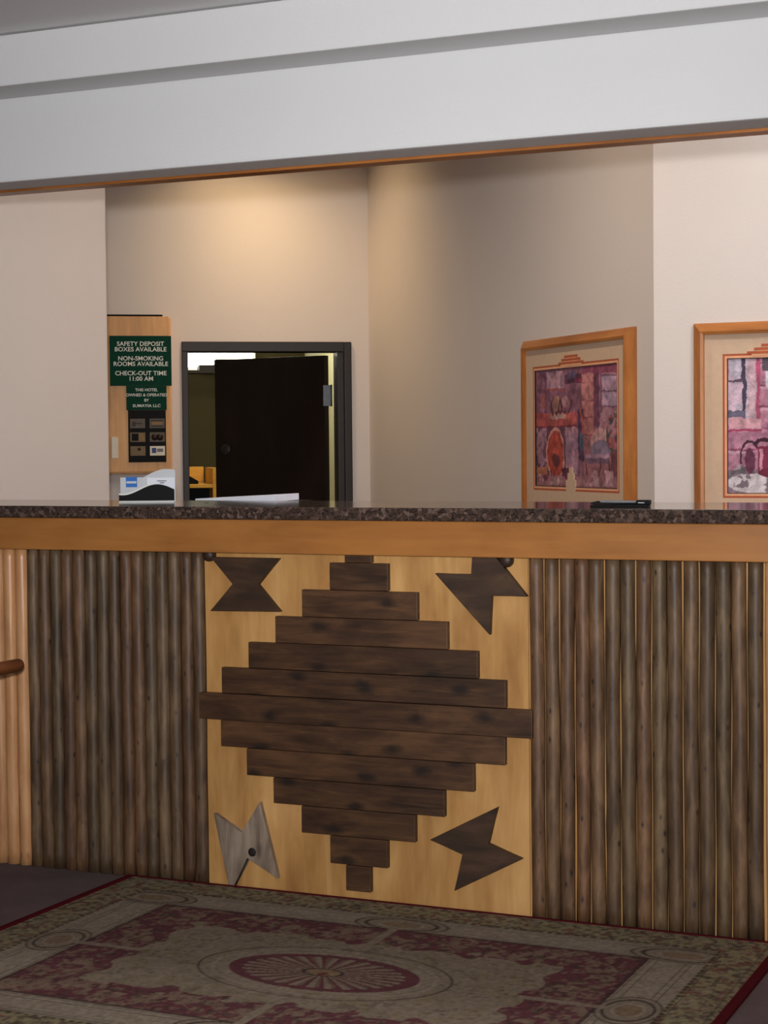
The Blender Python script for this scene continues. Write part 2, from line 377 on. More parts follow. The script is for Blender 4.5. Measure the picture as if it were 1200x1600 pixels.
cf = tag(empty('ceiling_light', (-0.55, 1.25, ZO)), 'round flush ceiling light over the reception desk', 'light')
lathe('light_base', [(0.20, -0.001), (0.20, -0.025)], (0, 0, 0), 'z', M_plate, cf)
lathe('light_bowl', [(0.19, -0.026), (0.185, -0.05), (0.15, -0.085), (0.08, -0.105), (0.01, -0.11)], (0, 0, 0), 'z', M_bowl, cf)
light('ceiling_light_bulb', 'POINT', (-0.55, 1.25, ZO - 0.16), 80, (1.0, 0.97, 0.95), shadow_soft_size=0.15)

downlight((-2.85, 1.75, ZO), 'added unseen downlight warming the diagonal wall', 66, (-2.85, 2.0, 0.0), 168, (1.0, 0.82, 0.62))  # extra downlight, added out of view to warm the diagonal wall

# ------------------------------------------------------------------ doorway and the room beyond it
door = struct(empty('door_1', (AX, AY, 0), BANG), 'dark brown door standing ajar in a dark frame', 'door')
boxes('door_frame', [(D0 - 0.035, D0, -0.022, 0.13, 0, DH), (D1, D1 + 0.038, -0.012, 0.13, 0, DH), (D0 - 0.035, D1 + 0.038, -0.022, 0.13, DH, DH + 0.056)], M_doorframe, door, 0.004)
boxes('door_casing', [(D1 + 0.038, D1 + 0.081, -0.024, -0.002, 0, DH + 0.056)], M_doorframe, door, 0.006)
LA = R(137)
hx, hy = D1 - 0.029, 0.160
leaf = empty('door_leaf', (hx, hy, 0), LA, door)
bm = bmesh.new(); add_box(bm, 0.008, 0.80, -0.022, 0.022, 0.01, DH - 0.012, 0.002); slab = link('leaf_slab', finish(bm, 'leaf'), M_leaf, leaf)
box('hinge', (-0.045, 0.0, -0.028, -0.010, 1.53, 1.65), M_steel, door, 0.001, (hx + 0.012, hy - 0.015, 0))
tube('hinge_pin', (hx + 0.014, hy - 0.040, 1.528), (hx + 0.014, hy - 0.040, 1.652), 0.006, 0.006, M_steel, door, 10)
lathe('deadbolt_rose', [(0.034, 0.0), (0.034, -0.006), (0.028, -0.012), (0.012, -0.014)], (0.72, 0.0222, 1.285), 'y-', M_doorframe, leaf)
# room beyond
def bwobj(o): o.location = (AX, AY, 0); o.rotation_euler = (0, 0, BANG); return o
struct(bwobj(box('wall_office_far', (-3.2, 1.6, 3.3, 3.4, 0, 2.6), M_olive)), 'dim olive far wall of the office beyond the door', 'wall')
struct(bwobj(box('wall_office_side', (0.13, 0.20, 0.13, 3.3, 0, 2.6), M_cream)), 'cream side wall seen through the hinge gap', 'wall')
struct(bwobj(box('wall_office_left', (-3.2, -3.1, 0.13, 3.3, 0, 2.6), M_olive)), 'olive side wall of the office beyond', 'wall')
struct(bwobj(box('ceiling_back_office', (-3.2, 0.45, 0.125, 3.4, 2.6, 2.65), M_ceil)), 'ceiling of the office beyond the door', 'ceiling')
lampb = empty('wall_light_panel', world_bw(-1.0, -3.27, 1.895), BANG); tag(lampb, 'glowing white fluorescent panel seen through the top of the doorway', 'light')
box('housing', (-0.75, 0.75, -0.02, 0.02, -0.02, 0.34), M_plate, lampb)
box('diffuser', (-0.73, 0.73, -0.05, -0.021, 0.0, 0.32), M_lamp, lampb, 0.004)
light('back_office_fill', 'POINT', world_bw(-0.30, -1.7, 2.3), 24, (1.0, 0.95, 0.66), shadow_soft_size=0.15)  # unseen point light added to brighten the cream wall behind the hinge gap

# ------------------------------------------------------------------ reception counter
CX0, CX1 = -4.19, 0.9
PX = [-3.298, -2.667, -1.655, -1.017]
counter = tag(empty('reception_counter', (0, 0, 0)), 'rustic reception counter fronted with bark brown poles and a plank diamond', 'counter')
box('counter_body', (CX0, CX1, 0.012, 0.44, 0.0, 1.082), M_body, counter)
box('backing_board', (CX0, CX1, 0.0, 0.0115, 0.0, 1.0), M_ply, counter)
fa = box('fascia_board', (CX0, CX1, -0.05, -0.026, 0.9858, 1.0825), M_apron, counter, 0.003)
tag(fa, 'honey coloured fascia board under the granite')

def pole_mesh(seed, rad, H):
    rg = random.Random(seed); bm = bmesh.new(); NZ, NA = 22, 12; rings = []
    ph = [rg.uniform(0, 6.28) for _ in range(6)]; tap = rg.uniform(-0.03, 0.03)
    bumps = [(rg.uniform(0.05, H), rg.uniform(0.3, 2.8), rg.uniform(0.04, 0.10)) for _ in range(5)]
    for k in range(NZ + 1):
        z = H * k / NZ; ring = []
        dx = 0.0009 * math.sin(3.1 * z + ph[0]) + 0.0008 * math.sin(11 * z + ph[1])
        rr = rad * (1 + tap * (z / H - 0.5) + 0.020 * math.sin(5 * z + ph[2]) + 0.015 * math.sin(14 * z + ph[3]))
        for i in range(NA + 1):
            a = math.pi * i / NA; r_ = rr
            for bz, ba, bh in bumps:
                r_ += rad * bh * math.exp(-((z - bz) / 0.03) ** 2 - ((a - ba) / 0.45) ** 2)
            ring.append(bm.verts.new((dx + r_ * math.cos(a), -r_ * math.sin(a), z)))
        rings.append(ring)
    for k in range(NZ):
        for i in range(NA): bm.faces.new((rings[k][i], rings[k][i + 1], rings[k + 1][i + 1], rings[k + 1][i]))
        bm.faces.new((rings[k][NA], rings[k][0], rings[k + 1][0], rings[k + 1][NA]))
    bm.faces.new(rings[0]); bm.faces.new(rings[-1][::-1])
    return finish(bm, 'pole', True)
HP = 0.998
def pole_run(x0, x1, n, mat, seed, jr, fill):
    w = (x1 - x0) / n
    for i in range(n):
        rg = random.Random(seed + i); r_ = w / 2 * fill * (1 + rg.uniform(-jr, jr))
        o = link('pole', pole_mesh(seed + i, r_, HP), mat, counter, (x0 + w * (i + 0.5), -0.0005, 0.001))
        o.rotation_euler = (0, rg.uniform(-0.0015, 0.0015), 0)
pole_run(PX[0], PX[1], 15, M_pole, 100, 0.04, 1.0)
pole_run(PX[2], PX[3], 15, M_pole, 200, 0.012, 0.955)
pole_run(-4.18, PX[0], 20, M_pole_light, 300, 0.03, 0.985)
pole_run(PX[3] + 0.004, 0.85, 42, M_pole_light, 400, 0.03, 0.985)

panel = box('medallion_panel', (PX[1] + 0.003, PX[2] - 0.003, -0.0065, -0.0005, 0.0, 0.999), M_ply, counter)
tag(panel, 'pale plywood panel behind the plank diamond')
# plank diamond
def plank(x0, x1, z0, z1, th=0.019):
    box('plank', ((x0 - x1) / 2, (x1 - x0) / 2, -th, 0.0, (z0 - z1) / 2, (z1 - z0) / 2), M_plank, panel, 0.0018, ((x0 + x1) / 2, -0.0066, (z0 + z1) / 2))
XS = [(-2.200, -2.117), (-2.248, -2.067), (-2.337, -1.978), (-2.424, -1.888), (-2.513, -1.799), (-2.603, -1.718), (-2.677, -1.640), (-2.608, -1.721), (-2.523, -1.813), (-2.436, -1.901), (-2.346, -1.990), (-2.255, -2.076), (-2.206, -2.129)]
ZS = [0.998, 0.9625, 0.884, 0.805, 0.727, 0.650, 0.573, 0.4945, 0.416, 0.3365, 0.2605, 0.182, 0.1015, 0.0275]
for i, (a, b) in enumerate(XS):
    if i == 6: plank(a, b, ZS[i + 1] + 0.0008, ZS[i] - 0.0008, 0.0245)
    else: plank(a, b, ZS[i + 1] + 0.0008, ZS[i] - 0.0008)
def tie(name, pts, mat, label=None, th=0.019):
    cx = sum(p[0] for p in pts) / len(pts); cz = sum(p[1] for p in pts) / len(pts)
    o = prism(name, [(x - cx, z - cz) for x, z in pts], -th, 0.0, mat, panel, 0.0012, (cx, -0.0066, cz))
    if label: tag(o, label)
    return o
tie('bow_tie_board', [(-2.636, 0.971), (-2.41, 0.971), (-2.482, 0.894), (-2.408, 0.817), (-2.639, 0.813), (-2.561, 0.894)], M_tie)
tie('bow_tie_board', [(-1.924, 0.938), (-1.815, 0.936), (-1.813, 0.996), (-1.753, 0.996), (-1.655, 0.880), (-1.759, 0.881), (-1.763, 0.772)], M_tie)
tie('bow_tie_board', [(-1.745, 0.300), (-1.774, 0.196), (-1.674, 0.163), (-1.874, 0.057), (-1.847, 0.162), (-1.946, 0.194)], M_tie)
tie('bow_tie_board', [(-2.636, 0.217), (-2.542, 0.165), (-2.483, 0.260), (-2.425, 0.041), (-2.522, 0.093), (-2.572, 0.005), (-2.588, 0.003)], M_tie_grey, 'bleached grey bow tie board')
tube('split_line', (-2.522, -0.0275, 0.092), (-2.567, -0.0275, 0.004), 0.0028, 0.0028, M_darkline, panel, 8)
lathe('knot_hole', [(0.010, 0.0), (0.013, 0.0022), (0.008, 0.0032)], (-2.508, -0.0245, 0.112), 'y-', M_darkline, panel, 14)
for x in (-2.646, -1.717):
    lathe('peg', [(0.020, 0.0), (0.020, 0.010), (0.0185, 0.016), (0.013, 0.021), (0.004, 0.0235)], (x, -0.0065, 0.977), 'y-', M_peg, counter, 20)

# granite worktop with an eased front edge
bm = bmesh.new(); prof = []
zt, zb, yf, yb = 1.12, 1.083, -0.07, 0.50
rr = 0.006
prof += [(yb, zb), (yb, zt)]
for k in range(5):
    a = math.pi / 2 * k / 4; prof.append((yf + rr - rr * math.sin(a), zt - rr + rr * math.cos(a)))
for k in range(5):
    a = math.pi / 2 * k / 4; prof.append((yf + rr - rr * math.cos(a), zb + rr - rr * math.sin(a)))
A_ = [bm.verts.new((CX0, y, z)) for y, z in prof]; B_ = [bm.verts.new((CX1 + 0.05, y, z)) for y, z in prof]
bm.faces.new(A_); bm.faces.new(B_[::-1])
for i in range(len(prof)): bm.faces.new((A_[i], B_[i], B_[(i + 1) % len(prof)], A_[(i + 1) % len(prof)]))
tag(link('granite_worktop', finish(bm, 'granite'), M_granite), 'polished brown and black granite slab topping the reception counter', 'worktop')

# ------------------------------------------------------------------ rug
def rug_colors(U, V):
    V = V - 0.03
    nz = lambda s, k, o=3: vnoise(U + 5, V + 7, s, k, o)
    cream = np.array([0.59, 0.54, 0.48]); beige = np.array([0.54, 0.485, 0.425]); olive = np.array([0.45, 0.395, 0.335]); wine = np.array([0.41, 0.25, 0.27]); dark = np.array([0.27, 0.24, 0.22]); red = np.array([0.38, 0.08, 0.12])
    C = np.ones(U.shape + (3,)) * beige
    def put(m, c, k=1.0):
        m = np.clip(m, 0, 1)[..., None] * k; C[:] = C * (1 - m) + np.asarray(c) * m
    def band(x, a, b, s=0.003): return np.clip((x - a) / s, 0, 1) * np.clip((b - x) / s, 0, 1)
    def dots(x, thr, s=0.06): return np.clip((x - thr) / s, 0, 1)
    aU, aV = np.abs(U), np.abs(V)
    q = np.maximum(aU - 0.84, aV - 0.545)            # >0 in the outer leaf border
    outer = q > 0
    put(outer * 1.0, [0.56, 0.52, 0.40])
    along = np.where(aV - 0.545 > aU - 0.84, U, V)
    across = np.where(aV - 0.545 > aU - 0.84, aV - 0.625, aU - 0.905)
    leaf = np.sin(along * 170 + np.abs(across) * 120 + 2 * nz(20, 1)) + 0.8 * np.sin(across * 150 + along * 60)
    put(outer * dots(leaf, 0.35, 0.3), olive, 0.9); put(outer * dots(nz(60, 2), 0.60), dark, 0.6)
    put(outer * dots(nz(48, 3), 0.62), [0.46, 0.28, 0.26], 0.6); put(outer * dots(nz(56, 14), 0.62), cream, 0.6)
    put(band(q, 0.0, 0.012) * (np.sin(along * 260) > 0), dark, 0.9); put(band(q, 0.014, 0.020), dark, 0.5); put(band(q, 0.105, 0.112), dark, 0.5)
    # cream band with ovals
    p = np.maximum(aU - 0.70, aV - 0.425); inb = (p > 0) & ~outer
    put(inb * 1.0, cream); put(inb * dots(nz(60, 4, 2), 0.6), beige, 0.5)
    for w0 in (0.004, 0.022, 0.092, 0.108): put(band(p, w0, w0 + 0.006) * inb, dark, 0.55)
    for cx in (-0.77, 0.0, 0.77):
        for cy in (-0.475, 0.0, 0.475):
            if cx == 0 and cy == 0: continue
            sx, sy = (0.11, 0.055) if cy != 0 else (0.062, 0.085)
            d = np.sqrt(((U - cx) / sx) ** 2 + ((V - cy) / sy) ** 2)
            put((d < 1.25) & inb, beige); put(band(d, 0.86, 1.0, 0.03) * inb, dark, 0.85); put(band(d, 1.14, 1.25, 0.03) * inb, dark, 0.6); put((d < 0.5) & inb, [0.52, 0.44, 0.36]); put(band(d, 0.5, 0.62, 0.03) * inb, cream)
    # wine ground with beige flower trails
    e = np.maximum(aU - 0.52, aV - 0.27); jag = e + 0.05 * (nz(13, 6) - 0.5) + 0.020 * np.sin(U * 40) * np.sin(V * 46)
    wn = (jag > 0) & (p <= 0)
    put(wn * 1.0, wine)
    trail = np.abs(p + 0.085 + 0.035 * np.sin(along * 22)); fl = (trail < 0.045) & wn
    put(fl * dots(nz(44, 7), 0.44, 0.12), [0.52, 0.45, 0.38], 0.9)
    put(wn * dots(nz(55, 8), 0.54, 0.10), [0.50, 0.42, 0.36], 0.85); put(wn * dots(nz(60, 9), 0.64, 0.05), dark, 0.6)
    put(band(p, -0.012, 0.0) , dark, 0.7)
    # little pointers across the wine band at the middle of every side
    put(((np.abs(V) < 0.012) & (aU > 0.5) & (aU < 0.72)) * 1.0, beige); put(((np.abs(U) < 0.012) & (aV > 0.25) & (aV < 0.45)) * 1.0, beige)
    # field
    fd = (jag <= 0) & (p <= 0)
    put(fd * dots(nz(22, 10), 0.55, 0.1), [0.52, 0.47, 0.38], 0.8); put(fd * dots(nz(36, 12), 0.66, 0.05), olive, 0.7)
    r1 = np.sqrt((U / 0.335) ** 2 + (V / 0.205) ** 2); put(band(r1, 0.97, 1.0, 0.01), dark, 0.75); put(band(r1, 0.84, 0.90, 0.02), cream, 0.8)
    for cx in (-0.43, 0.43):
        for cy in (-0.17, 0.0, 0.17):
            d = np.sqrt(((U - cx) / 0.05) ** 2 + ((V - cy) / 0.04) ** 2); put(band(d, 0.75, 1.0, 0.05) * (np.sin(np.arctan2(V - cy, U - cx) * 9) > -0.2), olive, 0.8)
    # medallion
    r = np.sqrt((U / 0.25) ** 2 + (V / 0.142) ** 2); th = np.arctan2(V / 0.142, U / 0.25)
    put((r < 1.12), cream, 0.5); put((r < 1.0), wine)
    ray = np.mod(th / (2 * math.pi) * 28, 1.0); inner = (r < 0.86 - 0.08 * np.abs(ray - 0.5)) & (r > 0.2)
    put(inner & (ray > 0.28), beige); put(inner & (ray > 0.72), [0.46, 0.36, 0.32], 0.9)
    put(r < 0.22, dark); put(r < 0.185, [0.55, 0.46, 0.36]); put(dots(nz(50, 13), 0.55) * (r < 0.17), [0.44, 0.26, 0.24])
    # bound edge
    ed = np.maximum(aU - 0.963, np.abs(V + 0.03) - 0.700); put(ed > 0, red)
    C *= 0.93 * (0.86 + 0.28 * nz(110, 15, 2))[..., None]
    return C
us = np.linspace(-0.987, 0.987, 640); vs = np.linspace(-0.71, 0.71, 300)
U, V = np.meshgrid(us, vs)
rug = tag(empty('area_rug', (-1.94, -0.742, 0.0)), 'faded beige and wine patterned oriental rug before the counter', 'rug')
color_grid('rug_pile', us, vs, rug_colors(U, V), M_rug, rug, lambda x, y: (x, y, 0.0085 + 0 * x))
M_bind = plain('wine_rug_binding', rgb(78, 20, 28), 0.95, 0.05)
boxes('rug_binding', [(-0.990, 0.990, 0.700, 0.7125, 0.0005, 0.0105), (-0.990, 0.990, -0.7125, -0.700, 0.0005, 0.0105), (-0.990, -0.974, -0.70, 0.70, 0.0005, 0.0105), (0.968, 0.990, -0.70, 0.70, 0.0005, 0.0105)], M_bind, rug, 0.002)
box('rug_backing', (-0.986, 0.986, -0.709, 0.709, 0.0005, 0.0080), M_bind, rug)

# ------------------------------------------------------------------ pictures
def mask(*a):
    m = 1.0
    for x in a: m = m * x
    return m
def paint1(U, V):
    nz = lambda s, k, o=3: vnoise(U * 1.5 + 3, V + 2, s, k, o)
    U, V = U + 0.030 * (nz(11, 31) - 0.5) + 0.012 * (nz(40, 33) - 0.5), V + 0.030 * (nz(11, 32) - 0.5) + 0.012 * (nz(40, 34) - 0.5)
    C = np.ones(U.shape + (3,)) * np.array([0.52, 0.40, 0.46])
    def put(m, c, k=1.0):
        m = np.clip(np.asarray(m, float), 0, 1)[..., None] * k; C[:] = C * (1 - m) + np.asarray(c) * m
    rect = lambda a, b, c, d: (U > a) & (U < b) & (V > c) & (V < d)
    ell = lambda cx, cy, rx, ry: ((U - cx) / rx) ** 2 + ((V - cy) / ry) ** 2
    put(rect(0, .52, .62, 1), [.50, .37, .45]); put(rect(0, .52, .62, 1) * (nz(14, 1) > .55), [.62, .46, .52], .7); put(rect(0, .14, .6, 1) * (nz(9, 2) > .45), [.36, .26, .36], .7)
    put(rect(.06, .13, .66, .80), [.68, .42, .36], .7)
    put(rect(.14, .36, .83, .985), [.72, .62, .66]); put(rect(.16, .34, .85, .985) * (nz(16, 3) > .55), [.60, .52, .62]); put(rect(.13, .37, .81, .835), [.60, .36, .36])
    put(ell(.27, .70, .05, .07) < 1, [.66, .54, .46]); put(ell(.38, .72, .05, .05) < 1, [.66, .54, .54])
    for x0, dx in ((.22, -.03), (.29, .03), (.34, -.02), (.42, .05)):
        put(np.abs(U - x0 - dx * (V - .63) * 8) < .009 * (V < .74) * (V > .62), [.30, .18, .22])
    put(rect(.38, .60, .87, .95), [.30, .20, .28]); put(rect(.40, .5, .91, .97), [.34, .34, .46]); put(rect(.50, .58, .88, .91), [.55, .22, .34])
    put(rect(.58, 1, .93, 1), [.56, .32, .42]); put(rect(.58, .72, .40, .94), [.72, .50, .48]); put(rect(.58, .72, .40, .94) * (np.mod(V * 7, 1) < .10), [.55, .33, .36]); put(rect(.58, .72, .40, .94) * (nz(10, 4) > .56), [.78, .58, .56], .7)
    put(rect(.72, .79, .5, .94), [.42, .27, .36]); put(rect(.79, 1, .42, .93), [.66, .54, .58])
    put(rect(.82, 1, .66, .91), [.66, .63, .72]); put(rect(.82, 1, .66, .91) * (nz(12, 5) > .52), [.72, .66, .74]); 
    for v in (.66, .785, .91): put(rect(.80, 1, v - .007, v + .007), [.46, .36, .46])
    put(rect(.80, .82, .62, .93), [.50, .38, .46])
    put(rect(0, .52, .50, .63), [.66, .34, .33]); put(rect(0, .52, .50, .63) * (nz(9, 6) > .55), [.74, .42, .38], .7); put(rect(0, .52, .50, .515), [.45, .22, .26])
    put(rect(.19, .38, .575, .625), [.80, .70, .64])
    for x in (.22, .27, .32, .37): put(ell(x, .628, .013, .018) < 1, [.36, .20, .22])
    put(rect(0, .52, .08, .50), [.36, .27, .33]); put(rect(0, .14, .1, .5) * (nz(18, 7) > .5), [.62, .52, .58]); put(rect(.38, .53, .10, .50), [.62, .54, .62]); put(rect(.38, .53, .10, .50) * (nz(14, 8) > .55), [.72, .58, .62])
    e = ell(.25, .27, .115, .235); put(e < 1, [.80, .62, .56]); put(e < .78, [.66, .30, .24]); put((e < .78) * (nz(12, 9) > .58), [.76, .38, .28]); put(ell(.26, .22, .05, .06) < 1, [.40, .22, .24])
    put(rect(.53, .60, .22, .66), [.30, .24, .36]); put(ell(.58, .38, .03, .08) < 1, [.28, .40, .48]); put(np.abs(U - .56 - .2 * (.66 - V)) < .014 * (V > .44) * (V < .67), [.70, .36, .32])
    put(rect(.60, 1, .06, .42), [.60, .44, .46]); put(rect(.92, 1, 0, .3), [.44, .30, .32])
    put(ell(.80, .36, .12, .13) < 1, [.78, .66, .64]); put(ell(.80, .30, .12, .09) < 1, [.50, .50, .58]); put(rect(.62, .90, .20, .25), [.42, .36, .44]); put(rect(.62, .90, .24, .27), [.66, .58, .66])
    for x0, dx in ((.63, .5), (.80, -.6), (.90, .4)): put(np.abs(U - x0 - dx * (.2 - V) ** 2 * 3) < .009 * (V < .2) * (V > .05), [.34, .22, .24])
    put((ell(.95, .45, .09, .16) < 1) * (nz(24, 10) > .5), [.32, .36, .34]); put((ell(.93, .46, .09, .15) < 1) * (nz(26, 11) > .64), [.72, .30, .32])
    put(rect(0, 1, 0, .09), [.62, .48, .50]); put(rect(.02, .5, .01, .12) * (nz(10, 12) > .5), [.76, .68, .66]); put(rect(.02, .5, .01, .13) * (nz(12, 13) > .62), [.42, .22, .28]); put(rect(.6, .95, .01, .14) * (nz(9, 14) > .48), [.74, .64, .66])
    put(rect(0, .14, .10, .16), [.66, .46, .32]); put(rect(.33, .46, .12, .155), [.34, .18, .22])
    C = 0.86 * C + 0.14 * np.array([0.74, 0.52, 0.54])
    C *= (0.66 + 0.68 * nz(20, 15, 4))[..., None] * (1 + 0.16 * (nz(17, 16) - 0.5))[..., None] * np.array([0.96, 0.88, 0.90])
    return C
def paint2(U, V):
    nz = lambda s, k, o=3: vnoise(U + 3, V * 1.4 + 2, s, k + 40, o)
    U, V = U + 0.04 * (nz(9, 31) - 0.5) + 0.014 * (nz(36, 33) - 0.5), V + 0.03 * (nz(9, 32) - 0.5) + 0.012 * (nz(36, 34) - 0.5)
    C = np.ones(U.shape + (3,)) * np.array([0.70, 0.50, 0.58])
    def put(m, c, k=1.0):
        m = np.clip(np.asarray(m, float), 0, 1)[..., None] * k; C[:] = C * (1 - m) + np.asarray(c) * m
    rect = lambda a, b, c, d: (U > a) & (U < b) & (V > c) & (V < d)
    ell = lambda cx, cy, rx, ry: ((U - cx) / rx) ** 2 + ((V - cy) / ry) ** 2
    put((np.mod(V * 6.3, 1) < .09) * 1.0, [.55, .30, .40]); put((np.mod(V * 6.3, 1) > .86) * 1.0, [.80, .66, .72], .7); put(nz(6, 1) > .56, [.64, .42, .52], .6)
    put(rect(0, .30, .56, 1), [.74, .70, .76]); put(rect(0, .15, .60, 1) * (nz(9, 2) > .5), [.80, .70, .76]); put(rect(.145, .185, .56, 1), [.30, .26, .34]); put(rect(0, .185, .56, .61), [.40, .38, .46]); put(rect(0, .16, .83, .845), [.38, .32, .40])
    put(rect(.20, .30, .46, 1), [.78, .66, .70]); put(rect(.29, .325, .48, 1), [.70, .34, .46]); put(rect(0, .33, .47, .56), [.78, .60, .64]); put(rect(0, .33, .46, .48), [.66, .28, .40])
    e = ell(.58, .86, .20, .17); put(e < 1, [.84, .80, .84]); put(e < .72, [.72, .50, .58]); put((e < .72) * (nz(8, 3) > .5), [.80, .64, .70])
    put(rect(.35, .44, .9, 1), [.36, .32, .36])
    put(rect(0, 1, 0, .17), [.52, .46, .50]); put((ell(.4, .07, .42, .08) < 1) * (nz(12, 4) > .34), [.82, .78, .80])
    for cx in (.14,): 
        hr = ell(cx + .08, .27, .10, .12); put((hr < 1) & (hr > .72) & (V > .22), [.26, .16, .22])
        bag = (V > .14) & (V < .14 + .9 * np.minimum(U - .03, .5 * (.30 - U))); put(bag, [.44, .40, .42]); put(bag & (V > .17) & (U < .14), [.68, .62, .64])
        put(ell(.22, .24, .05, .10) < 1, [.40, .22, .30])
    for cx in (.36, .58, .8):
        put(rect(cx - .06, cx + .06, .14, .34), [.50, .20, .30]); put(rect(cx - .045, cx - .01, .16, .32), [.78, .56, .62]); put(ell(cx + .04, .15, .10, .035) < 1, [.42, .16, .24]); put((ell(cx, .36, .09, .05) < 1) & (ell(cx, .34, .07, .04) > 1), [.26, .14, .20])
    C *= (0.74 + 0.52 * nz(20, 5, 4))[..., None]
    return C

def picture(name, label, loc, rotz, W_, H_, pw, ph, pz, painter, stair_x, tongue, group):
    """origin: lower left outer corner on the wall, facing local -y"""
    r = tag(empty(name, loc, rotz), label, 'picture', group)
    m = 0.046
    # mitred mouldings, high at the inner lip and falling to the outer edge
    prof = [(0.0, 0.001), (0.0, 0.014), (0.034, 0.044), (m, 0.040), (m, 0.001)]
    cor = [(0, 0), (W_, 0), (W_, H_), (0, H_)]
    ins = [(1, 1), (-1, 1), (-1, -1), (1, -1)]
    for k in range(4):
        (x0, z0), (x1, z1) = cor[k], cor[(k + 1) % 4]; (ix0, iz0), (ix1, iz1) = ins[k], ins[(k + 1) % 4]
        bm = bmesh.new()
        a = [bm.verts.new((x0 + ix0 * d, -h, z0 + iz0 * d)) for d, h in prof]; b = [bm.verts.new((x1 + ix1 * d, -h, z1 + iz1 * d)) for d, h in prof]
        bm.faces.new(a); bm.faces.new(b[::-1])
        for i in range(len(prof)): bm.faces.new((a[i], b[i], b[(i + 1) % len(prof)], a[(i + 1) % len(prof)]))
        link('moulding', finish(bm, 'moulding'), M_frame if k in (0, 2) else M_framev, r)
    px0 = (W_ - pw) / 2; px1 = px0 + pw; pz0, pz1 = pz, pz + ph
    e = 0.02
    boxes('mat_board', [(m, px0 - e, -0.022, -0.018, m, H_ - m), (px1 + e, W_ - m, -0.022, -0.018, m, H_ - m), (px0 - e, px1 + e, -0.022, -0.018, m, pz0 - e), (px0 - e, px1 + e, -0.022, -0.018, pz1 + e, H_ - m)], M_mat, r)
    ring = lambda a, b: [(px0 - a, px0 - b, -0.0215, -0.017, pz0 - a, pz1 + a), (px1 + b, px1 + a, -0.0215, -0.017, pz0 - a, pz1 + a), (px0 - b, px1 + b, -0.0215, -0.017, pz0 - a, pz0 - b), (px0 - b, px1 + b, -0.0215, -0.017, pz1 + b, pz1 + a)]
    boxes('outer_mat_line', ring(0.020, 0.012), M_matline, r); boxes('inner_mat_band', ring(0.012, 0.003), M_matline2, r); boxes('print_edge', ring(0.003, 0.0), M_carddark, r)
    st = []; sb = []
    for i, (hw, z) in enumerate(((0.120, 0.024), (0.092, 0.038), (0.064, 0.052))):
        st.append((stair_x - hw, stair_x + hw, -0.0245, -0.0221, pz1 + z - 0.006, pz1 + z + 0.004)); sb.append((stair_x - hw + 0.018, stair_x + hw - 0.018, -0.0235, -0.0221, pz1 + z - 0.014, pz1 + z - 0.006))
    boxes('stepped_mat_motif', st, M_matline, r); boxes('stepped_mat_fill', sb, M_matline2, r)
    if tongue:
        boxes('lower_mat_motif', [(stair_x - 0.055, stair_x + 0.035, -0.0225, -0.0165, pz0 - 0.02, pz0 + 0.03), (stair_x - 0.04, stair_x + 0.02, -0.0225, -0.0165, pz0 + 0.03, pz0 + 0.06), (stair_x - 0.025, stair_x + 0.005, -0.0225, -0.0165, pz0 + 0.06, pz0 + 0.085)], M_mat, r)
    box('backing', (m + 0.001, W_ - m - 0.001, -0.014, -0.002, m + 0.001, H_ - m - 0.001), M_black, r)
    xs = np.linspace(px0, px1, int(pw / 0.0028)); zs = np.linspace(pz0, pz1, int(ph / 0.0022))
    X, Z = np.meshgrid(xs, zs)
    color_grid('art_print', xs, zs, painter((X - px0) / pw, (Z - pz0) / ph), M_print, r, lambda x, z: (x, -0.0155 + 0 * x, z))
    return r
# left picture on the diagonal wall, right one on the wall parallel to the counter
PZ0 = 0.955
picture('framed_picture', 'wood framed cabin interior print hung on the shaded diagonal wall', (AX + (DL - 1.20) * math.sqrt(.5), AY - (DL - 1.20) * math.sqrt(.5), PZ0), R(-45), 1.06, 0.815, 0.787, 0.519, 1.108 - PZ0, paint1, 0.505, True, 'framed western prints')
picture('framed_picture', 'wood framed pink print with boots, cut off by the right edge of the photo', (-1.828, BY, PZ0 - 0.005), 0.0, 0.66, 0.815, 0.384, 0.525, 1.096 - PZ0 + .005, paint2, 0.335, False, 'framed western prints')

# ------------------------------------------------------------------ notice cabinet on the back wall
OFF = 0.16
cab = tag(empty('notice_cabinet', world_bw(-1.0, 0.0, 0.0), BANG), 'maple wall cabinet beside the doorway, half hidden behind the left wall', 'cabinet')
cx0, cx1 = -0.62, -0.139
box('cabinet_body', (cx0, cx1, -OFF + 0.02, -0.001, 1.155, 2.012), M_cab, cab, 0.003)
box('cabinet_door', (cx0, cx1 - 0.012, -OFF, -OFF + 0.019, 1.165, 2.020), M_cab, cab, 0.003)
box('top_shadow_strip', (cx0, cx1 - 0.045, -OFF + 0.002, -0.001, 2.0205, 2.030), M_black, cab)  # black strip drawn for the shadow line along the cabinet top
FY = -OFF - 0.0005
box('white_tag', (-0.472, -0.436, FY - 0.006, FY, 1.243, 1.359), M_plate, cab, 0.002)
sg = box('green_sign', (-0.475, -0.139, FY - 0.005, FY, 1.639, 1.913), M_green, cab, 0.001); tag(sg, 'green hotel notice plate with white capitals')
sc_ = -0.307
for z, s_ in ((1.868, 'SAFETY DEPOSIT'), (1.838, 'BOXES AVAILABLE'), (1.788, 'NON-SMOKING'), (1.758, 'ROOMS AVAILABLE'), (1.707, 'CHECK-OUT TIME'), (1.677, '11:00 AM')):
    text('lettering', s_, 0.0335, M_white, sg, (sc_, FY - 0.0056, z), sx=1.03, bold=0.0004)
s2 = box('small_green_sign', (-0.388, -0.168, FY - 0.0045, FY, 1.506, 1.6385), M_green, cab, 0.001); tag(s2, 'small green ownership plate')
